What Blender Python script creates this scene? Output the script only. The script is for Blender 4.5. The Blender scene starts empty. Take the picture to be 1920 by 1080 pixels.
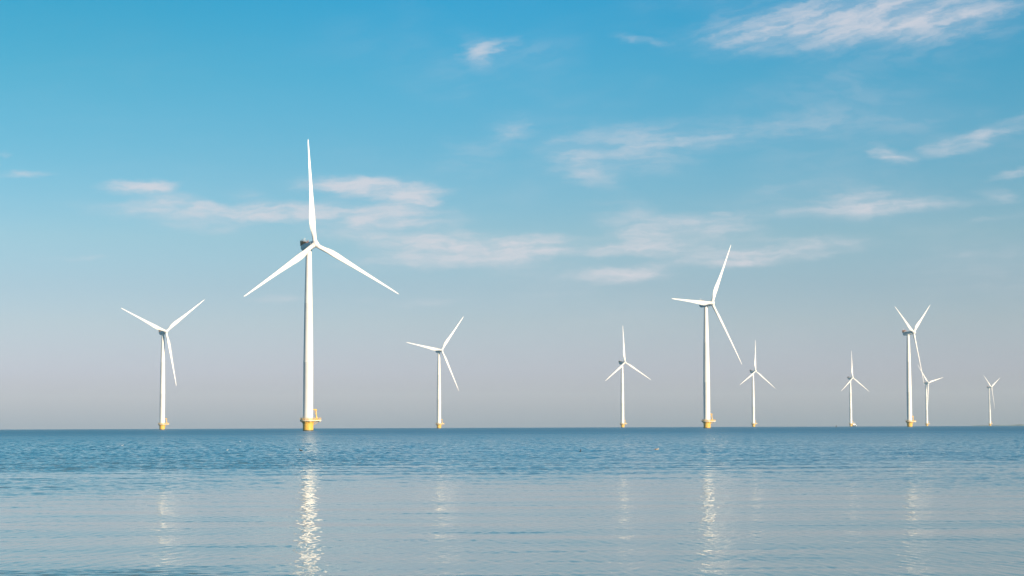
import bpy, bmesh, math, random
import numpy as np
from mathutils import Vector, Matrix

# ------------------------------------------------------------------ camera, sky, sun, exposure
scene = bpy.context.scene
COL = scene.collection
R = math.radians
EARTH = 6.371e6                     # the sea is built with the Earth's own curvature
CAM_H = 2.0
FPX = 3733.0                        # focal length in pixels of a 1920 wide picture (70 mm)
PITCH = R(3.967)
HEADING = -0.00048
ROLL = -0.0036
SUN_AZ, SUN_EL = R(136), R(15)      # clockwise from the view direction: behind, to the right

cam_data = bpy.data.cameras.new('camera')
cam_data.sensor_width = 36.0
cam_data.lens = 36.0 * FPX / 1920.0
cam_data.clip_start = 0.5
cam_data.clip_end = 60000.0
cam = bpy.data.objects.new('camera', cam_data)
COL.objects.link(cam)
cam.matrix_world = (Matrix.Translation((0, 0, CAM_H)) @ Matrix.Rotation(HEADING, 4, 'Z') @ Matrix.Rotation(math.pi/2 + PITCH, 4, 'X')
                    @ Matrix.Rotation(ROLL, 4, 'Z'))
scene.camera = cam

scene.view_settings.view_transform = 'Standard'
scene.view_settings.look = 'None'
scene.view_settings.exposure = 1.0
scene.view_settings.gamma = 1.0
scene.cycles.use_denoising = True
scene.cycles.use_adaptive_sampling = False
scene.cycles.max_bounces = 6
scene.cycles.caustics_reflective = False
scene.cycles.caustics_refractive = False
scene.cycles.sample_clamp_indirect = 6.0

sun_data = bpy.data.lights.new('sun', 'SUN')
sun_data.energy = 5.0
sun_data.angle = R(0.5)
sun_data.color = (1.0, 0.79, 0.55)
sun = bpy.data.objects.new('sun', sun_data)
COL.objects.link(sun)
sv = Vector((math.sin(SUN_AZ)*math.cos(SUN_EL), math.cos(SUN_AZ)*math.cos(SUN_EL), math.sin(SUN_EL)))
sun.rotation_euler = (-sv).to_track_quat('-Z', 'Y').to_euler()
sun.location = sv * 400


class Nodes:
    """small helper to write node trees as expressions"""
    def __init__(self, tree):
        self.t = tree
        self.n = tree.nodes
        self.l = tree.links

    def new(self, kind, **kw):
        nd = self.n.new(kind)
        for k, v in kw.items():
            setattr(nd, k, v)
        return nd

    def put(self, sock, v):
        if hasattr(v, 'is_output'):
            self.l.new(v, sock)
        elif v is not None:
            sock.default_value = v

    def math(self, op, a, b=None, c=None, clamp=False):
        nd = self.new('ShaderNodeMath', operation=op, use_clamp=clamp)
        for i, v in enumerate((a, b, c)):
            self.put(nd.inputs[i], v)
        return nd.outputs[0]

    def vmath(self, op, a, b=None):
        nd = self.new('ShaderNodeVectorMath', operation=op)
        self.put(nd.inputs[0], a)
        if b is not None:
            self.put(nd.inputs[1], b)
        return nd.outputs['Value'] if op in ('LENGTH', 'DOT_PRODUCT') else nd.outputs['Vector']

    def ss(self, v, a, b, lo=0.0, hi=1.0):
        nd = self.new('ShaderNodeMapRange', interpolation_type='SMOOTHSTEP')
        self.put(nd.inputs['Value'], v)
        nd.inputs['From Min'].default_value = a
        nd.inputs['From Max'].default_value = b
        nd.inputs['To Min'].default_value = lo
        nd.inputs['To Max'].default_value = hi
        return nd.outputs['Result']

    def xyz(self, x, y, z=0.0):
        nd = self.new('ShaderNodeCombineXYZ')
        for s, v in zip(nd.inputs, (x, y, z)):
            self.put(s, v)
        return nd.outputs[0]

    def sep(self, v):
        nd = self.new('ShaderNodeSeparateXYZ')
        self.l.new(v, nd.inputs[0])
        return nd.outputs

    def noise(self, vec, scale=1.0, detail=4.0, rough=0.5, distortion=0.0, dims='3D'):
        nd = self.new('ShaderNodeTexNoise', noise_dimensions=dims)
        self.put(nd.inputs['Vector'], vec)
        nd.inputs['Scale'].default_value = scale
        nd.inputs['Detail'].default_value = detail
        nd.inputs['Roughness'].default_value = rough
        nd.inputs['Distortion'].default_value = distortion
        return nd.outputs['Fac'], nd.outputs['Color']

    def mix(self, f, a, b, blend='MIX'):
        nd = self.new('ShaderNodeMix', data_type='RGBA', blend_type=blend)
        self.put(nd.inputs[0], f)
        self.put(nd.inputs[6], a)
        self.put(nd.inputs[7], b)
        return nd.outputs[2]

    def ramp(self, f, stops):
        nd = self.new('ShaderNodeValToRGB')
        cr = nd.color_ramp
        while len(cr.elements) > 1:
            cr.elements.remove(cr.elements[-1])
        cr.elements[0].position = stops[0][0]
        cr.elements[0].color = stops[0][1] + (1,)
        for p, c in stops[1:]:
            e = cr.elements.new(p)
            e.color = c + (1,)
        self.put(nd.inputs[0], f)
        return nd.outputs[0]


# cirrus: centre and half size in hundredths of 3733 px seen from the shore (so about 1.53 degrees
# of azimuth and elevation each), tilt in degrees, strength
CLOUDS = [
    (4.9, 7.25, 1.75, .33, 3, .50), (7.2, 7.50, 2.5, .50, 2, .58), (8.0, 7.42, 1.6, .30, 5, .40), (6.2, 7.72, 1.3, .25, 8, .28),
    (-.62, 7.00, .36, .25, -8, .50), (-.15, 7.10, .45, .14, 12, .28), (2.4, 7.18, .48, .08, -8, .34),
    (0.0, 5.50, .55, .24, 22, .36), (-.85, 5.02, .75, .45, 10, .20), (2.4, 5.30, 1.7, .36, 4, .40), (4.6, 5.45, 2.0, .26, 5, .30),
    (1.25, 4.95, .8, .22, -25, .36), (1.2, 4.68, .75, .14, -12, .30), (2.7, 4.85, 1.2, .2, -6, .22),
    (9.1, 5.33, 1.0, .14, 18, .46), (7.1, 4.92, .45, .13, -16, .56), (8.1, 5.08, .7, .12, 8, .44), (9.4, 4.58, .55, .08, 12, .52),
    (6.8, 4.00, 1.75, .17, 2, .60), (6.7, 4.22, .75, .18, -12, .42), (9.0, 4.19, .36, .13, -8, .54), (8.9, 3.74, .6, .06, 4, .32),
    (3.1, 3.55, 1.5, .30, -2, .64), (2.2, 3.28, 1.1, .11, 2, .56), (5.1, 3.22, 1.6, .18, 5, .66), (4.4, 3.06, .9, .10, 2, .50), (3.6, 3.75, 1.5, .15, 4, .35),
    (2.05, 2.82, .95, .14, 1, .70), (2.7, 2.95, .9, .12, 16, .30), (4.95, 4.42, .36, .09, 12, .28), (3.9, 3.98, .16, .05, 0, .30),
    (-6.9, 4.43, .62, .10, 2, .86), (-6.1, 4.12, 1.1, .16, -10, .66), (-4.7, 3.98, 1.5, .15, 1, .72), (-3.2, 3.95, 1.2, .22, -2, .50), (-4.9, 4.18, .35, .22, -25, .34),
    (-2.7, 4.47, 1.2, .16, -3, .90), (-3.1, 4.52, .6, .1, 0, .5), (-1.8, 4.24, .42, .17, 6, .80), (-2.75, 3.88, .28, .16, -20, .48), (-1.9, 3.84, 1.4, .22, 2, .42), (-2.0, 4.05, .8, .3, 20, .3),
    (-.6, 3.33, 1.75, .24, -1, .84), (-2.4, 3.48, 1.3, .14, -4, .52), (-2.0, 3.08, 1.4, .16, 1, .42), (0.4, 3.28, .7, .2, 10, .5),
    (-9.4, 4.95, .18, .06, 0, .4), (-9.15, 4.58, .6, .07, 2, .46), (-9.6, 4.78, .15, .05, 0, .4), (-8.2, 3.08, .7, .05, 3, .28),
    (-4.3, 2.38, .7, .07, 0, .34), (-1.6, 2.34, .7, .07, 2, .34), (-2.6, 2.36, .4, .07, 0, .2), (2.2, 4.0, .8, .3, -10, .24),
    (-6.4, 3.88, 1.9, .2, -6, .26), (-5.5, 3.68, .8, .07, 0, .3), (8.2, 3.07, .45, .05, 0, .24), (-7.0, 4.0, .8, .12, 4, .3),
]


SKY_TINT = None
# TINT_BEGIN
SKY_TINT = [(0.0274, (0.422, 0.512, 1.063)), (0.0926, (0.494, 0.516, 1.001)), (0.1301, (0.487, 0.522, 0.974)), (0.1787, (0.433, 0.495, 0.766)), (0.2088, (0.374, 0.468, 0.682)), (0.242, (0.341, 0.485, 0.639)), (0.2891, (0.205, 0.479, 0.635)), (0.3295, (0.116, 0.484, 0.644)), (0.3643, (0.05, 0.478, 0.665)), (0.5, (0.045, 0.406, 0.566)), (1, (0.045, 0.334, 0.466))]
# TINT_END


def build_world():
    w = bpy.data.worlds.new('World')
    scene.world = w
    w.use_nodes = True
    g = Nodes(w.node_tree)
    bg = g.n['Background']
    sky = g.new('ShaderNodeTexSky', sky_type='NISHITA')
    sky.sun_disc = False
    sky.sun_elevation = SUN_EL
    sky.sun_rotation = SUN_AZ
    sky.altitude = 0
    sky.air_density = 1.0
    sky.dust_density = 1.0
    sky.ozone_density = 1.0
    d = g.new('ShaderNodeTexCoord').outputs['Generated']
    x, y, z = g.sep(d)
    k = FPX / 100.0
    az = g.math('MULTIPLY', g.math('ARCTAN2', x, y), k)
    el = g.math('MULTIPLY', g.math('ARCSINE', z), k)
    # clear air: the physical sky graded towards the cyan blue of the photograph
    t = g.math('MULTIPLY', el, 1/60.0, clamp=True)
    t = g.math('POWER', t, 0.5)
    clear = g.mix(1.0, sky.outputs[0], g.ramp(t, SKY_TINT), 'MULTIPLY')
    # a little deeper away from the bright side of the sky
    deep = g.math('MULTIPLY', g.ss(az, 1.0, -9.5), g.ss(el, 3.0, 8.0))
    clear = g.mix(deep, clear, (0.98, 0.915, 0.855, 1), 'MULTIPLY')
    # thin cloud
    p = g.xyz(az, el)
    wf, wc = g.noise(g.vmath('MULTIPLY', p, (0.8, 1.8, 1)), 1.0, 3, 0.55)
    warp = g.vmath('MULTIPLY', g.vmath('SUBTRACT', wc, (0.5, 0.5, 0.5)), (0.8, 0.26, 0))
    wf2, wc2 = g.noise(g.vmath('MULTIPLY', p, (2.6, 7.0, 1)), 1.0, 4, 0.6)
    warp2 = g.vmath('MULTIPLY', g.vmath('SUBTRACT', wc2, (0.5, 0.5, 0.5)), (0.55, 0.13, 0))
    q = g.vmath('ADD', g.vmath('ADD', p, warp), warp2)
    dens = None
    for cx, cy, rx, ry, ang, s in CLOUDS:
        m = g.new('ShaderNodeMapping', vector_type='TEXTURE')
        g.l.new(q, m.inputs['Vector'])
        m.inputs['Location'].default_value = (cx, cy, 0)
        m.inputs['Rotation'].default_value = (0, 0, R(ang))
        m.inputs['Scale'].default_value = (rx*1.65, ry*2.0, 1)
        r = g.vmath('LENGTH', m.outputs[0])
        f = g.ss(r, 1.0, 0.0, 0.0, s)
        dens = f if dens is None else g.math('SUBTRACT', g.math('ADD', dens, f), g.math('MULTIPLY', dens, f))
    # fibres: nearly level low down, raked upwards to the right in the high band
    qx, qy, _ = g.sep(q)
    rake = g.ss(el, 5.6, 6.8, 0.05, 0.30)
    fy = g.math('SUBTRACT', qy, g.math('MULTIPLY', qx, rake))
    fib, _ = g.noise(g.xyz(g.math('MULTIPLY', qx, 0.7), g.math('MULTIPLY', fy, 4.6), 3.0), 1.0, 6, 0.57)
    puf, _ = g.noise(g.vmath('MULTIPLY', q, (1.5, 3.2, 1)), 1.0, 5, 0.58)
    tex = g.ss(g.math('ADD', g.math('MULTIPLY', fib, 0.62), g.math('MULTIPLY', puf, 0.38)), 0.36, 0.66)
    body = g.math('MULTIPLY', dens, g.math('ADD', g.math('MULTIPLY', tex, 0.85), 0.55))
    body = g.math('MULTIPLY', g.ss(body, 0.02, 1.02), 0.79)
    # hardly visible veils between the clouds
    vf, _ = g.noise(g.vmath('MULTIPLY', p, (0.22, 0.55, 1)), 1.0, 3, 0.5)
    veil = g.math('MULTIPLY', g.math('MULTIPLY', g.ss(vf, 0.42, 0.72), g.ss(tex, 0.0, 1.0, 0.35, 1.0)), g.math('MULTIPLY', g.ss(el, 0.6, 3.0, 0.0, 0.20), g.ss(az, -4.5, 1.0, 0.12, 1.0)))
    alpha = g.math('SUBTRACT', g.math('ADD', body, veil), g.math('MULTIPLY', body, veil), clamp=True)
    colr = g.mix(alpha, clear, (CLOUD_R, CLOUD_G, CLOUD_B, 1))
    g.l.new(colr, bg.inputs[0])
    bg.inputs[1].default_value = SKY_STRENGTH


SKY_STRENGTH = 0.10
CLOUD_R, CLOUD_G, CLOUD_B = 3.55, 3.45, 3.72
build_world()

# ------------------------------------------------------------------ materials
MATS = {}


def principled(name):
    m = bpy.data.materials.new(name)
    m.use_nodes = True
    g = Nodes(m.node_tree)
    return m, g, g.n['Principled BSDF']


def paint(name, col, rough=0.45, var=0.10, scale=0.8, streak=0.0, tide=0.0):
    """weathered paint: patchy tone, faint vertical runs, uneven gloss"""
    m, g, b = principled(name)
    o = g.new('ShaderNodeTexCoord').outputs['Object']
    f, _ = g.noise(o, scale, 5, 0.6)
    c2 = tuple(c * (1 - var) for c in col) + (1,)
    c = g.mix(g.ss(f, 0.35, 0.7), col + (1,), c2)
    if streak:
        s, _ = g.noise(g.vmath('MULTIPLY', o, (3.0, 3.0, 0.06)), 1.0, 4, 0.6)
        c = g.mix(g.ss(s, 0.55, 0.8, 0, streak), c, (col[0]*.55, col[1]*.5, col[2]*.42, 1))
    if tide:                                            # weed and wet steel up to the splash line
        h = g.math('ADD', g.sep(o)[2], g.math('MULTIPLY', f, 0.5))
        c = g.mix(g.ss(h, tide + .35, tide), c, (.045, .05, .022, 1))
    g.l.new(c, b.inputs['Base Color'])
    g.l.new(g.math('ADD', g.math('MULTIPLY', f, 0.25), rough - 0.12), b.inputs['Roughness'])
    MATS[name] = m
    return m


WHITE = paint('white_paint', (0.61, 0.61, 0.61), 0.45, 0.06, 0.15, 0.15)
BLADE = paint('blade_gelcoat', (0.61, 0.61, 0.615), 0.40, 0.05, 0.25)
YELLOW = paint('yellow_paint', (0.63, 0.38, 0.06), 0.45, 0.18, 0.9, 0.35)
FOOT = paint('foot_paint', (0.63, 0.38, 0.06), 0.45, 0.18, 0.9, 0.45, 0.55)
RAIL = paint('rail_yellow', (0.62, 0.40, 0.12), 0.5, 0.10, 2.0)
DECK = paint('deck_grey', (0.50, 0.49, 0.46), 0.6, 0.15, 1.2)
DARK = paint('dark_grille', (0.018, 0.03, 0.045), 0.5, 0.3, 3.0)
RED = paint('rail_orange', (0.50, 0.20, 0.08), 0.5, 0.15, 1.5)
HULL = paint('boat_hull', (0.72, 0.72, 0.72), 0.35, 0.08, 0.6)
FENDER = paint('fender_rubber', (0.03, 0.03, 0.033), 0.7, 0.2, 2.0)
GLASSD = paint('boat_glass', (0.02, 0.03, 0.04), 0.12, 0.1, 1.0)


def water_material():
    m, g, b = principled('water')
    geo = g.new('ShaderNodeNewGeometry')
    pos = geo.outputs['Position']
    x, y, z = g.sep(pos)
    flat = g.xyz(x, y, 0.0)
    dist = g.vmath('LENGTH', flat)
    tint, _ = g.noise(flat, 0.01, 3, 0.5)
    deep = g.mix(g.ss(tint, 0.35, 0.65), (0.008, 0.125, 0.250, 1), (0.013, 0.133, 0.258, 1))
    # paler base colour near the shore imitates low sky mirrored in calm water
    mirror_tint = g.ss(g.math('ADD', g.math('LOGARITHM', dist, 10.0), g.math('MULTIPLY', tint, 0.4)), 2.75, 1.65)
    g.l.new(g.mix(mirror_tint, deep, (0.125, 0.180, 0.20, 1)), b.inputs['Base Color'])
    b.inputs['IOR'].default_value = 1.333
    # what is too small for the mesh: capillary ripple near, whole wavelets far out
    rough = g.ss(g.math('LOGARITHM', dist, 10.0), 2.2, 3.0, 0.08, 0.36)
    g.l.new(rough, b.inputs['Roughness'])
    n1, _ = g.noise(g.vmath('MULTIPLY', flat, (3.0, 6.5, 1)), 1.0, 3, 0.55)
    n2, _ = g.noise(g.vmath('MULTIPLY', flat, (0.12, 0.35, 1)), 1.0, 3, 0.5)
    near = g.ss(dist, 160.0, 25.0)
    bump = g.new('ShaderNodeBump')
    bump.inputs['Distance'].default_value = 0.022
    g.l.new(n1, bump.inputs['Height'])
    g.l.new(g.math('MULTIPLY', near, g.ss(n2, 0.35, 0.7, 0.02, 0.09)), bump.inputs['Strength'])
    g.l.new(bump.outputs[0], b.inputs['Normal'])
    return m


# ------------------------------------------------------------------ mesh helpers
def link(name, me, mat, parent=None):
    o = bpy.data.objects.new(name, me)
    COL.objects.link(o)
    for mm in (mat if isinstance(mat, (list, tuple)) else [mat]):
        me.materials.append(mm)
    if parent is not None:
        o.parent = parent
    return o


def bm_obj(name, bm, mat, parent=None, smooth=True, angle=35):
    me = bpy.data.meshes.new(name)
    bmesh.ops.recalc_face_normals(bm, faces=bm.faces)
    bm.to_mesh(me)
    bm.free()
    if smooth:
        for p in me.polygons:
            p.use_smooth = True
        me.set_sharp_from_angle(angle=R(angle))
    return link(name, me, mat, parent)


def tag(o, label=None, cat=None, group=None, kind=None):
    if label:
        o['label'] = label
    if cat:
        o['category'] = cat
    if group:
        o['group'] = group
    if kind:
        o['kind'] = kind
    return o


def loft(bm, rings, cap=True, mat=0):
    """rings: lists of points of equal length, joined in order"""
    vs = [[bm.verts.new(p) for p in r] for r in rings]
    n = len(vs[0])
    for a, b in zip(vs, vs[1:]):
        for i in range(n):
            f = bm.faces.new((a[i], a[(i+1) % n], b[(i+1) % n], b[i]))
            f.material_index = mat
    if cap:
        for r in (vs[0], vs[-1]):
            f = bm.faces.new(r)
            f.material_index = mat
    return vs


def lathe(bm, prof, n=48, c=(0, 0), mat=0):
    rings = [[(c[0] + r*math.cos(2*math.pi*i/n), c[1] + r*math.sin(2*math.pi*i/n), z) for i in range(n)] for r, z in prof]
    return loft(bm, rings, True, mat)


def tube(bm, pts, rad, n=8, mat=0):
    pts = [Vector(p) for p in pts]
    rads = rad if isinstance(rad, (list, tuple)) else [rad]*len(pts)
    rings = []
    for i, p in enumerate(pts):
        d = (pts[min(i+1, len(pts)-1)] - pts[max(i-1, 0)]).normalized()
        u = d.cross(Vector((0, 0, 1)))
        if u.length < 1e-3:
            u = d.cross(Vector((1, 0, 0)))
        u.normalize()
        v = d.cross(u)
        rings.append([p + (u*math.cos(2*math.pi*k/n) + v*math.sin(2*math.pi*k/n))*rads[i] for k in range(n)])
    loft(bm, rings, True, mat)


def box(bm, c, s, bev=0.0, rot=None, mat=0):
    r = bmesh.ops.create_cube(bm, size=1.0)
    vs = r['verts']
    m = Matrix.Translation(c) @ (rot or Matrix()) @ Matrix.Diagonal((s[0], s[1], s[2], 1))
    bmesh.ops.transform(bm, matrix=m, verts=vs)
    fs = {f for v in vs for f in v.link_faces}
    for f in fs:
        f.material_index = mat
    if bev:
        es = list({e for v in vs for e in v.link_edges})
        bmesh.ops.bevel(bm, geom=es, offset=bev, segments=2, affect='EDGES', profile=0.5)


def drop(x, y):
    return -(x*x + y*y) / (2*EARTH)


# ------------------------------------------------------------------ water
def build_water():
    half = R(18)
    th_f = np.linspace(-half, half, 1000)
    th_c = np.linspace(half, 2*math.pi - half, 150)[1:-1]
    th = np.concatenate([th_f, th_c])              # azimuth clockwise from +Y
    rs = [1.0, 3.0, 6.0, 9.0, 12.0, 15.0]
    r = 17.0
    while r < 380:
        rs.append(r)
        r *= 1.0008
    q = 1.0008
    while r < 1500:
        rs.append(r)
        r *= q
        q += 1.5e-6
    while r < 9600:
        rs.append(r)
        r *= 1.012
    rs = np.array(rs)
    nt, nr = len(th), len(rs)
    T, Q = np.meshgrid(th, rs)
    X = (Q*np.sin(T)).ravel()
    Y = (Q*np.cos(T)).ravel()
    dth = np.full(nt, th_f[1] - th_f[0])
    dth[len(th_f):] = th_c[1] - th_c[0]
    drr = np.gradient(rs)
    S_ = np.maximum(drr[:, None], (rs[:, None]*dth[None, :])*0.8).ravel()   # cell size
    rng = np.random.default_rng(7)

    def field(sx, sy, n, seed, ang=0.0):
        """smooth pseudo random field of about unit variance, sx by sy metres"""
        rg = np.random.default_rng(seed)
        out = np.zeros_like(X)
        for _ in range(n):
            a = rg.uniform(0, 2*math.pi)
            k = rg.uniform(0.5, 1.3)
            kx, ky = math.cos(a)*k*2*math.pi/sx, math.sin(a)*k*2*math.pi/sy
            kx, ky = kx*math.cos(ang) - ky*math.sin(ang), kx*math.sin(ang) + ky*math.cos(ang)
            out += np.sin(kx*X + ky*Y + rg.uniform(0, 6.3))
        return out * math.sqrt(2/n)

    def sst(v, a, b):
        t = np.clip((v - a)/(b - a), 0, 1)
        return t*t*(3 - 2*t)

    D = np.hypot(X, Y)
    # wind reaches the water beyond the lee of the shore: rough far out, calm near, gusts in bands
    lee = D + 0.45*np.clip(-X, -6, 14)*1.0 + 9*field(26, 24, 10, 3)*sst(D, 40, 90)
    rough = sst(np.log10(lee + 1), 1.70, 2.19)
    rough = np.clip(rough + 0.18*field(14, 5, 14, 5)*sst(D, 60, 100), 0.0, 1.2)*(1.24 - 0.34*sst(T.ravel(), -0.26, 0.10)*(T.ravel() < 3))
    gust = sst(-X - 1.6 + 0.8*field(4, 3, 8, 11), 0.0, 3.2) * sst(D + 0.7*field(5, 3, 8, 12), 30.6, 27.6)   # left corner
    bands = np.clip(0.15 + 0.75*field(5.0, 1.5, 22, 9, 0.05), 0, 1.7)
    H = np.zeros_like(X)

    def comps(n, l0, l1, spread, slope, amp, seed, lean=0.0):
        rg = np.random.default_rng(seed)
        for i in range(n):
            lam = l0*(l1/l0)**((i + rg.uniform(0, 1))/n)
            a = lean + rg.normal(0, spread)
            k = 2*math.pi/lam
            kx, ky = k*math.sin(a), k*math.cos(a)
            wgt = sst(lam/S_, 1.8, 3.2)
            sl = slope*math.sqrt(2/n)
            ph = kx*X + ky*Y + rg.uniform(0, 6.3)
            H[:] += wgt*amp*(sl/k)*np.sin(ph)
    # long crested leftovers in the calm water
    comps(26, 0.4, 2.4, 0.16, 0.0095, (0.12 + 0.88*bands)*(1 - 0.5*rough), 21, -0.03)
    comps(14, 2.5, 9.0, 0.25, 0.006, 1.0, 22, 0.05)
    # wind chop
    comps(44, 0.24, 1.0, 0.6, 0.120, rough, 23, 0.15)
    comps(14, 1.4, 4.5, 0.40, 0.024, rough, 24, -0.1)
    # ripples of the gust at the left
    comps(22, 0.12, 0.55, 0.5, 0.085, gust + 0.05*bands, 25, 0.1)
    comps(18, 0.10, 0.40, 0.9, 0.008, 0.4 + bands, 26, 0.0)
    # cross ripple, crests running away from the shore: spreads the towers' mirror images sideways
    comps(36, 0.10, 0.45, 0.24, 0.042, 0.65 + 0.35*bands, 27, math.pi/2)
    Z = drop(X, Y) + H
    V = np.empty(((nt*nr) + 1, 3), dtype=np.float32)
    V[:-1, 0], V[:-1, 1], V[:-1, 2] = X, Y, Z
    V[-1] = (0, 0, 0)
    i = np.arange(nr - 1)[:, None]*nt
    j = np.arange(nt)[None, :]
    j2 = (j + 1) % nt
    quads = np.stack([i + j, i + nt + j, i + nt + j2, i + j2], axis=-1).reshape(-1, 4)[:, ::-1]
    tri = np.stack([np.full(nt, nt*nr), np.arange(nt), (np.arange(nt) + 1) % nt], axis=-1)[:, ::-1]
    loops = np.concatenate([quads.ravel(), tri.ravel()]).astype(np.int32)
    nq, ntri = len(quads), len(tri)
    start = np.concatenate([np.arange(nq)*4, nq*4 + np.arange(ntri)*3]).astype(np.int32)
    total = np.concatenate([np.full(nq, 4), np.full(ntri, 3)]).astype(np.int32)
    me = bpy.data.meshes.new('water')
    me.vertices.add(len(V))
    me.vertices.foreach_set('co', V.ravel())
    me.loops.add(len(loops))
    me.loops.foreach_set('vertex_index', loops)
    me.polygons.add(len(start))
    me.polygons.foreach_set('loop_start', start)
    me.polygons.foreach_set('loop_total', total)
    me.update(calc_edges=True)
    me.polygons.foreach_set('use_smooth', np.ones(len(start), dtype=bool))
    me.update()
    if me.polygons[0].normal.z < 0:
        me.flip_normals()
    o = link('water', me, water_material())
    tag(o, 'calm blue water reaching from the shore to the horizon', None, None, 'structure')
    return o


build_water()

# ------------------------------------------------------------------ wind turbine
EXT_AZ = R(70)          # the platforms' crane decks all point the same way
ext = Vector((math.sin(EXT_AZ), math.cos(EXT_AZ), 0))
exr = Vector((math.cos(EXT_AZ), -math.sin(EXT_AZ), 0))
OVER = 6.1              # hub ahead of the tower axis
HUB_Z = 95.0
TILT = R(6)
PARTS = {}


def blade_mesh():
    tab = [(1.2, 2.25, 1.0), (2.6, 2.25, 1.0), (4.0, 2.3, .95), (6.0, 2.6, .74), (8.5, 3.1, .50), (11.0, 3.45, .38), (14, 3.4, .32), (18, 2.9, .28),
           (23, 2.4, .25), (29, 1.88, .22), (35, 1.5, .20), (41, 1.18, .19), (46, .92, .18), (50, .70, .18), (52.4, .50, .18), (53.6, .28, .18), (54.0, .06, .2)]
    n = 28
    bm = bmesh.new()
    rings = []
    for r, c, t in tab:
        tw = R(13.5) * max(0, 1 - r/50.0)**1.5
        fwd = 0.090*r - 0.00048*r*r - 0.4        # cone ahead, bent back by the wind
        ring = []
        f = min(1, max(0, (1.0 - t)/0.45))
        pax = 0.5*(1-f) + 0.30*f
        for k in range(n):
            a = 2*math.pi*k/n
            xc = 0.5*(1 + math.cos(a))           # 1 = trailing edge
            sgn = 1 if a <= math.pi else -1
            yc = 0.5*math.sin(a)
            naca = 5*t*(0.2969*math.sqrt(max(xc, 0)) - .126*xc - .3516*xc**2 + .2843*xc**3 - .1036*xc**4)*sgn
            th = (yc*t)*(1-f) + naca*f
            px, py = (pax - xc)*c, th*c          # +x leading edge, -y upwind
            ring.append((px*math.cos(tw) - (-1)*0 + py*math.sin(tw), -px*math.sin(tw) + py*math.cos(tw) - fwd, r))
        rings.append(ring)
    loft(bm, rings)
    me = bpy.data.meshes.new('blade')
    bmesh.ops.recalc_face_normals(bm, faces=bm.faces)
    bm.to_mesh(me)
    bm.free()
    for p in me.polygons:
        p.use_smooth = True
    me.set_sharp_from_angle(angle=R(50))
    return me


def rail_run(bm, pts, z, h=1.25, closed=True):
    """posts, three rails, toe board along a polyline of (x, y)"""
    n = len(pts)
    for i in range(n if closed else n - 1):
        a, b = Vector(pts[i]), Vector(pts[(i+1) % n])
        seg = b - a
        for zz, rr in ((h, .05), (h*.72, .04), (h*.45, .04)):
            tube(bm, [(a.x, a.y, z+zz), (b.x, b.y, z+zz)], rr*1.5, 6)
        rot = Matrix.Rotation(math.atan2(seg.y, seg.x), 4, 'Z')
        m = (a + b)/2
        box(bm, (m.x, m.y, z + .14), (seg.length + .02, .03, .34), 0, rot)
        k = max(1, int(seg.length/0.9))
        for j in range(k):
            p = a + seg*(j/k)
            tube(bm, [(p.x, p.y, z), (p.x, p.y, z+h)], .05, 6)


def deck_outline():
    """round walkway with the crane deck sticking out"""
    out = []
    hw = 2.0
    rad = 4.1
    n = 40
    a0 = math.asin(hw/rad)
    for i in range(n + 1):
        a = a0 + (2*math.pi - 2*a0)*i/n
        v = ext*math.cos(a)*rad + exr*math.sin(a)*rad
        out.append((v.x, v.y))
    for s in (-1, 1):
        v = ext*6.35 + exr*hw*s
        out.append((v.x, v.y))
    return out


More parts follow.
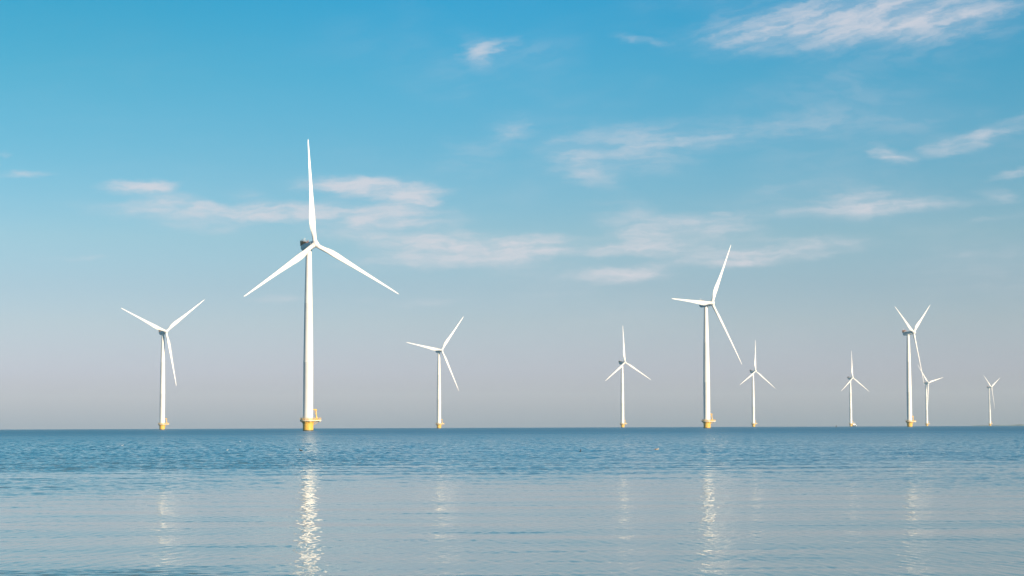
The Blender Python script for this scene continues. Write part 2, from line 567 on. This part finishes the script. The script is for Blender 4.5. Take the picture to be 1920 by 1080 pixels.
def make_turbine():
    root = bpy.data.objects.new('wind_turbine', None)
    COL.objects.link(root)
    root.empty_display_size = 5
    # yellow foundation piece, flaring under the platform
    bm = bmesh.new()
    lathe(bm, [(2.66, -4), (2.66, 3.35), (2.70, 3.5), (2.98, 4.4), (3.08, 4.5), (3.08, 4.98)], 56)
    for k in range(10):                                              # gusset brackets carrying the deck
        a = 2*math.pi*k/10
        rot = Matrix.Rotation(a, 4, 'Z')
        box(bm, (3.3*math.cos(a), 3.3*math.sin(a), 4.78), (1.2, .12, .36), 0, rot)
        tube(bm, [(2.75*math.cos(a), 2.75*math.sin(a), 3.9), (3.8*math.cos(a), 3.8*math.sin(a), 4.75)], .07, 6)
    box(bm, tuple(ext*4.6 + Vector((0, 0, 4.80))), (3.6, .18, .32), 0, Matrix.Rotation(math.pi/2 - EXT_AZ, 4, 'Z'))
    tube(bm, [tuple(ext*2.7 + Vector((0, 0, 3.1))), tuple(ext*5.6 + Vector((0, 0, 4.75)))], .11, 8)
    tp = bm_obj('transition_piece', bm, FOOT, root)
    # platform
    bm = bmesh.new()
    ol = deck_outline()
    loft(bm, [[(x*.995, y*.995, 4.98) for x, y in ol], [(x, y, 5.02) for x, y in ol], [(x, y, 5.36) for x, y in ol]])
    pf = bm_obj('platform', bm, DECK, root, smooth=False)
    bm = bmesh.new()
    rail_run(bm, [(x*.985, y*.985) for x, y in ol], 5.36)
    bm_obj('railing', bm, RAIL, pf)
    # davit crane
    b0 = ext*4.5 - exr*0.2
    bm = bmesh.new()
    lean = ext*-0.45
    tube(bm, [b0 + Vector((0, 0, 5.36)), b0 + Vector((0, 0, 5.6)), b0 + lean*.15 + Vector((0, 0, 6.6)), b0 + lean*.4 + Vector((0, 0, 7.9)), b0 + lean*.9 + Vector((0, 0, 10.3)),
              b0 + lean + Vector((0, 0, 10.9))], [.78, .76, .46, .30, .26, .24], 16)
    lathe(bm, [(.95, 5.36), (.95, 5.5), (.8, 5.52), (.8, 5.6)], 20, (b0.x, b0.y))
    cr = bm_obj('davit_crane', bm, YELLOW, root)
    bm = bmesh.new()
    h = b0 + lean + Vector((0, 0, 10.75))
    tube(bm, [h + ext*.5, h, h - ext*.9 + Vector((0, 0, .12)), h - ext*1.7 + Vector((0, 0, .2))], [.32, .36, .24, .16], 12)
    box(bm, tuple(h + ext*.2 + Vector((0, 0, -.25))), (.8, .7, .55), .05)
    tube(bm, [h - ext*1.6 + Vector((0, 0, .15)), h - ext*1.6 + Vector((0, 0, -1.6))], .05, 6)
    tube(bm, [b0 - ext*.1 + Vector((0, 0, 7.0)), h - ext*.9], .07, 6)
    bm_obj('boom', bm, YELLOW, cr)
    # tower
    bm = bmesh.new()
    lathe(bm, [(2.56, 5.0), (2.56, 5.25), (2.50, 5.35), (2.50, 20), (2.49, 34.8), (2.515, 34.9), (2.515, 35.1), (2.46, 35.2), (2.30, 50), (2.06, 64.8), (2.085, 64.9), (2.085, 65.1),
               (2.05, 65.2), (1.75, 79), (1.46, 92.0), (1.62, 92.2), (1.62, 93.1)], 64)
    tw = bm_obj('tower', bm, WHITE, root)
    bm = bmesh.new()
    dd = -ext
    box(bm, tuple(dd*2.5 + Vector((0, 0, 6.6))), (.16, .95, 2.1), .03, Matrix.Rotation(math.pi/2 - EXT_AZ, 4, 'Z'))
    bm_obj('door', bm, DECK, tw, smooth=False)
    # nacelle: rotor axis along -Y, origin on the tower axis
    bm = bmesh.new()
    n = 40
    prof = [(4.3, 1.55), (4.2, 1.85), (2.8, 1.98), (-1.0, 2.02), (-3.4, 1.98), (-4.6, 1.86), (-5.1, 1.62), (-5.25, 1.2)]
    rings = []
    for f, rr in prof:
        rings.append([(rr*math.cos(2*math.pi*k/n), -f, rr*math.sin(2*math.pi*k/n)) for k in range(n)])
    loft(bm, rings)
    lathe(bm, [(1.75, -2.0), (1.75, -1.2)], 40)
    nac = bm_obj('nacelle', bm, WHITE, root)
    bm = bmesh.new()
    box(bm, (0, 3.7, 2.55), (3.3, 2.6, .14))                          # hoist deck over the rear
    for sx in (-1.6, 1.6):
        box(bm, (sx, 3.7, 2.87), (.06, 2.6, .55))
    box(bm, (0, 4.98, 2.87), (3.26, .06, .55))
    for sx in (-1.62, 1.62):
        for yy in (2.45, 3.7, 4.95):
            tube(bm, [(sx, yy, 1.2), (sx, yy, 3.9)], .06, 6)
    tube(bm, [(-1.62, 4.98, 3.62), (1.62, 4.98, 3.62)], .05, 6)
    for sx in (-1.62, 1.62):
        tube(bm, [(sx, 2.45, 3.62), (sx, 4.98, 3.62)], .05, 6)
    bm_obj('hoist_deck', bm, RED, nac, smooth=False)
    bm = bmesh.new()
    box(bm, (0, 5.35, 2.2), (3.1, .5, 2.6), .06)                      # radiator behind it
    bm_obj('cooler', bm, DARK, nac, smooth=False)
    bm = bmesh.new()
    tube(bm, [(-.9, 4.7, 4.4), (-.9, 4.7, 5.0)], .05, 6)
    tube(bm, [(.95, 4.7, 4.4), (-.95, 4.7, 4.4)], .05, 6)
    tube(bm, [(.9, 4.7, 3.0), (.9, 4.7, 4.7)], .05, 6)
    lathe(bm, [(.18, 4.7), (.2, 4.85), (.16, 5.1), (.05, 5.2)], 12, (.9, 4.7))
    bm_obj('wind_mast', bm, WHITE, nac)
    # hub
    bm = bmesh.new()
    prof = [(-1.75, 1.5), (-1.7, 1.62), (-1.0, 1.72), (0, 1.75), (.8, 1.66), (1.4, 1.40), (1.8, 1.02), (2.05, .55), (2.12, .12)]
    rings = [[(rr*math.cos(2*math.pi*k/n), -f, rr*math.sin(2*math.pi*k/n)) for k in range(n)] for f, rr in prof]
    loft(bm, rings)
    for k in range(3):                                                # sockets the blades sit in
        m = Matrix.Rotation(k*2*math.pi/3, 4, 'Y')
        r2 = [[m @ Vector((rr*math.cos(2*math.pi*j/32), rr*math.sin(2*math.pi*j/32), zz)) for j in range(32)] for zz, rr in ((.8, 1.28), (1.95, 1.28), (2.0, 1.22))]
        loft(bm, r2)
    hub = bm_obj('hub', bm, BLADE, root)
    bme = blade_mesh()
    bl = [link('blade', bme, BLADE if k == 0 else BLADE, root) if k == 0 else None for k in range(3)]
    for k in (1, 2):
        bl[k] = bpy.data.objects.new('blade', bme)
        COL.objects.link(bl[k])
        bl[k].parent = root
    return root


def copy_tree(o, parent=None):
    c = o.copy()
    COL.objects.link(c)
    c.parent = parent
    for ch in list(o.children):
        copy_tree(ch, c)
    return c


def pose(root, x, y, yaw, th):
    root.location = (x, y, drop(x, y))
    az = R(yaw)
    # local -Y turned to the azimuth of the wind: (sin az, cos az)
    rz = Matrix.Rotation(math.pi - az, 4, 'Z')
    rt = Matrix.Rotation(-TILT, 4, 'X')
    axis_z = HUB_Z - OVER*math.tan(TILT)
    nacm = Matrix.Translation((0, 0, axis_z)) @ rz @ rt
    hubm = nacm @ Matrix.Translation((0, -OVER, 0)) @ Matrix.Rotation(R(th), 4, 'Y')
    k = 0
    for ch in root.children:
        nm = ch.name.split('.')[0]
        if nm == 'nacelle':
            ch.matrix_local = nacm
        elif nm == 'hub':
            ch.matrix_local = hubm
        elif nm == 'blade':
            ch.matrix_local = hubm @ Matrix.Rotation(k*2*math.pi/3, 4, 'Y')
            k += 1


TURBINES = [
    (-103.5, 1015.3, 141.8, -2.9, 'largest white wind turbine, nearest of all, one blade pointing straight up'),
    (-338.5, 1934.0, 140.3, -67.1, 'white wind turbine at the far left, two blades raised like a Y'),
    (-88.3, 2428.9, 143.4, -81.2, 'white wind turbine just right of the largest one, left blade almost level'),
    (162.2, 2914.6, 139.1, -1.6, 'small white wind turbine near the middle with one blade straight up'),
    (148.5, 1515.7, 132.5, 30.7, 'second largest white wind turbine, one blade up and one level to the left'),
    (413.2, 3407.2, 136.6, 3.6, 'small white wind turbine close beside the second largest one'),
    (663.5, 3901.1, 134.9, 0.4, 'tiny white wind turbine with a white workboat beside its yellow foot'),
    (911.4, 4378.3, 138.0, -43.2, 'tiny white wind turbine whose left blade crosses a larger turbine\'s hanging blade'),
    (400.3, 2006.0, 124.0, -63.8, 'tall white wind turbine on the right, two blades raised in a narrow V'),
    (1175.0, 4900.0, 128.4, -56.5, 'smallest and farthest white wind turbine, alone at the right'),
]
proto = make_turbine()
for i, (x, y, yaw, th, lab) in enumerate(TURBINES):
    t = proto if i == 0 else copy_tree(proto)
    pose(t, x, y, yaw, th)
    tag(t, lab, 'wind turbine', 'offshore wind turbines')


# ------------------------------------------------------------------ workboat by the tiny turbine
def make_boat():
    root = bpy.data.objects.new('workboat', None)
    COL.objects.link(root)
    bm = bmesh.new()                      # bow along +X
    secs = [(-8.5, 2.7, 1.5, -.4), (-4, 2.9, 1.5, -.6), (1, 2.9, 1.7, -.6), (5, 2.4, 2.0, -.5), (7.6, 1.3, 2.4, -.2), (9.0, .15, 2.7, .4)]
    rings = []
    for xx, hw, zt, zb in secs:
        rings.append([(xx, -hw, zt), (xx, -hw*.96, .5), (xx, -hw*.6, zb), (xx, hw*.6, zb), (xx, hw*.96, .5), (xx, hw, zt)])
    loft(bm, rings)
    hull = bm_obj('hull', bm, HULL, root, angle=30)
    bm = bmesh.new()
    for s in (-1, 1):
        tube(bm, [(xx, s*(hw + .05), zt - .25) for xx, hw, zt, zb in secs], .16, 8)
    bm_obj('fender', bm, FENDER, hull)
    bm = bmesh.new()
    prof = [(-4.5, 1.5), (2.6, 1.5), (2.2, 3.6), (1.2, 5.6), (-3.8, 5.6), (-4.4, 3.6)]
    loft(bm, [[(px, s, pz) for px, pz in prof] for s in (-2.2, 2.2)])
    wh = bm_obj('wheelhouse', bm, WHITE, root, smooth=False)
    bm = bmesh.new()
    rot = Matrix.Rotation(math.atan2(1.0, 2.0)*-1, 4, 'Y')
    box(bm, (1.78, 0, 4.62), (.08, 3.7, 1.1), 0, rot)
    for s in (-1, 1):
        box(bm, (-1.5, s*2.22, 4.5), (4.2, .08, 1.0))
    bm_obj('window', bm, GLASSD, wh, smooth=False)
    bm = bmesh.new()
    tube(bm, [(-2, 0, 5.6), (-2, 0, 8.6)], [.14, .06], 8)
    tube(bm, [(-2, -1.2, 7.2), (-2, 1.2, 7.2)], .06, 6)
    box(bm, (-2, 0, 6.6), (.3, 1.8, .22))
    bm_obj('mast', bm, WHITE, root, smooth=False)
    return root


boat = make_boat()
bx, by = 671.3, 3915.0
boat.location = (bx, by, drop(bx, by) + .25)
boat.rotation_euler = (0, 0, R(-72))
boat.scale = (1.15, 1.15, 1.15)
tag(boat, 'white workboat lying against the yellow foot of a tiny turbine', 'boat')


# ------------------------------------------------------------------ water birds
def make_bird(name, cols, neck=1.0, length=.30):
    """swimming bird, one continuous body lofted from tail to bill; +X is forward"""
    m = []
    for c in cols:
        key = 'bird_%.2f_%.2f_%.2f' % c
        m.append(MATS.get(key) or paint(key, c, 0.6, 0.25, 25.0))
    k = length/.30
    spine = [(-.165, .055, .004, .004), (-.14, .045, .025, .012), (-.10, .03, .050, .034), (-.04, .022, .064, .050), (.03, .022, .064, .052), (.08, .03, .052, .048),
             (.105, .055, .034, .036), (.115, .085*neck, .025, .026), (.118, .115*neck, .022, .023), (.125, .135*neck, .027, .027), (.145, .142*neck, .024, .022), (.158, .138*neck, .010, .009),
             (.185, .133*neck, .006, .004), (.195, .131*neck, .002, .002)]
    bm = bmesh.new()
    n = 14
    pts = [Vector((a, 0, b)) for a, b, _, _ in spine]
    rings = []
    for i, (a, b, w, h) in enumerate(spine):
        d = (pts[min(i+1, len(pts)-1)] - pts[max(0, i-1)]).normalized()
        up = Vector((-d.z, 0, d.x))
        rings.append([((pts[i] + Vector((0, 1, 0))*w*math.cos(2*math.pi*j/n) + up*h*math.sin(2*math.pi*j/n))*k) for j in range(n)])
    vs = loft(bm, rings)
    bm.faces.ensure_lookup_table()
    for f in bm.faces:
        c = f.calc_center_median()/k
        if c.x > .155:
            f.material_index = 2
        elif c.z < .015 or (c.x > .07 and c.z < .09*neck):
            f.material_index = 1
        elif c.z > .09*neck:
            f.material_index = 3
        else:
            f.material_index = 0
    return bm_obj(name, bm, m, None)


BLACK, DKBR, BROWN, CREAM, WHT, GREY, ORNG = (.012, .012, .014), (.03, .024, .02), (.24, .13, .07), (.45, .38, .30), (.42, .42, .42), (.35, .36, .38), (.6, .25, .05)
BIRDS = [   # x, y, heading (deg, 0 = right), kind, label
    (-17.5, 166, 180, 'a', 'black water bird with a raised head swimming under the largest turbine'),
    (5.3, 154, 75, 'a', 'black water bird on dark ripples right of the middle of the water'),
    (11.9, 164, 5, 'b', 'brown water bird with pale breast, low on the water'),
    (-24.2, 170, 60, 'w', 'white water bird with a dark tail on the left part of the water'),
    (8.3, 322, 120, 'a', 'tiny dark water bird far out, between two of the black ones and the horizon'),
    (29.0, 286, 40, 'w', 'faint pale water bird below the second largest turbine'),
    (-42.7, 219, 10, 'w', 'small pale water bird at the far left of the water'),
    (-37.0, 272, 70, 'w', 'tiny pale water bird far out, left of the largest turbine'),
]
for x, y, hd, kind, lab in BIRDS:
    if kind == 'a':
        o = make_bird('water_bird', [BLACK, DKBR, DKBR, BLACK], 1.15, .30)
    elif kind == 'b':
        o = make_bird('water_bird', [BROWN, CREAM, ORNG, CREAM], .75, .34)
    else:
        o = make_bird('water_bird', [GREY, WHT, DKBR, WHT], .95, .25)
    o.location = (x, y, drop(x, y) + .02)
    o.rotation_euler = (0, 0, R(hd))
    tag(o, lab, 'bird', 'birds on the water')


def make_buoy():
    root = bpy.data.objects.new('buoy', None)
    COL.objects.link(root)
    bm = bmesh.new()
    lathe(bm, [(.3, -.8), (.8, -.5), (.95, 0), (.95, .45), (.7, .62), (.2, .66)], 24)
    bm_obj('float', bm, FENDER, root)
    bm = bmesh.new()
    for k in range(3):
        a = 2*math.pi*k/3
        tube(bm, [(.55*math.cos(a), .55*math.sin(a), .6), (.12*math.cos(a), .12*math.sin(a), 1.9)], .06, 6)
    lathe(bm, [(.28, 1.7), (.3, 1.9), (.3, 2.1), (.12, 2.3)], 14)
    bm_obj('top_mark', bm, FENDER, root)
    return root


b = make_buoy()
b.location = (358, 2200, drop(358, 2200))
tag(b, 'dark buoy on the horizon, left of the turbine with the workboat', 'buoy')


# ------------------------------------------------------------------ far shore at the right
def build_coast():
    rng = random.Random(4)
    bm = bmesh.new()
    n = 260
    rows = []
    hts = []
    for i in range(n):
        a = R(13.0) + R(12.0)*i/(n-1)
        base = 12 + 6*math.sin(i*.07) + 4*math.sin(i*.19+1) + 2.2*math.sin(i*.53) + rng.uniform(-1.6, 1.6)
        fade = min(1, i/60.0)
        hts.append(max(0.5, base*.62)*(.35 + .65*fade))
    prof = [(8600, 0, -2), (8640, .0, 1.5), (8660, .75, 0), (8750, 1.0, 0), (8900, .95, 0), (9200, .7, 0), (9350, .0, -2)]
    for i in range(n):
        a = R(13.0) + R(12.0)*i/(n-1)
        row = []
        for r, s, add in prof:
            rr = r + 25*math.sin(i*.31) + 12*math.sin(i*.83)
            x, y = rr*math.sin(a), rr*math.cos(a)
            row.append(bm.verts.new((x, y, drop(x, y) + hts[i]*s + add)))
        rows.append(row)
    for p, q in zip(rows, rows[1:]):
        for k in range(len(prof)-1):
            bm.faces.new((p[k], p[k+1], q[k+1], q[k]))
    for row in (rows[0], rows[-1]):
        bm.faces.new(row)
    m, g, bs = principled('shore_trees')
    f, _ = g.noise(g.new('ShaderNodeNewGeometry').outputs['Position'], 0.02, 5, .6)
    g.l.new(g.mix(f, (.04, .07, .07, 1), (.08, .115, .115, 1)), bs.inputs['Base Color'])  # bluish cast of distance haze is put into the trees' colour
    bs.inputs['Roughness'].default_value = .9
    o = bm_obj('coast', bm, m, None, smooth=False)
    tag(o, 'low wooded far shore on the horizon at the right', None, None, 'structure')


build_coast()


# ------------------------------------------------------------------ the air over the water
def build_haze():
    bm = bmesh.new()
    box(bm, (0, 0, 77.0), (20400, 20400, 176.0))
    m = bpy.data.materials.new('haze')
    m.use_nodes = True
    nt = m.node_tree
    nt.nodes.clear()
    out = nt.nodes.new('ShaderNodeOutputMaterial')
    v = nt.nodes.new('ShaderNodeVolumePrincipled')
    v.inputs['Color'].default_value = (.66, .86, 1.0, 1)
    v.inputs['Density'].default_value = HAZE
    v.inputs['Anisotropy'].default_value = 0.0
    nt.links.new(v.outputs[0], out.inputs['Volume'])
    o = bm_obj('haze', bm, m, None, smooth=False)
    tag(o, 'thin pale haze over the water', None, None, 'stuff')


HAZE = 6e-5
if HAZE > 0:
    build_haze()
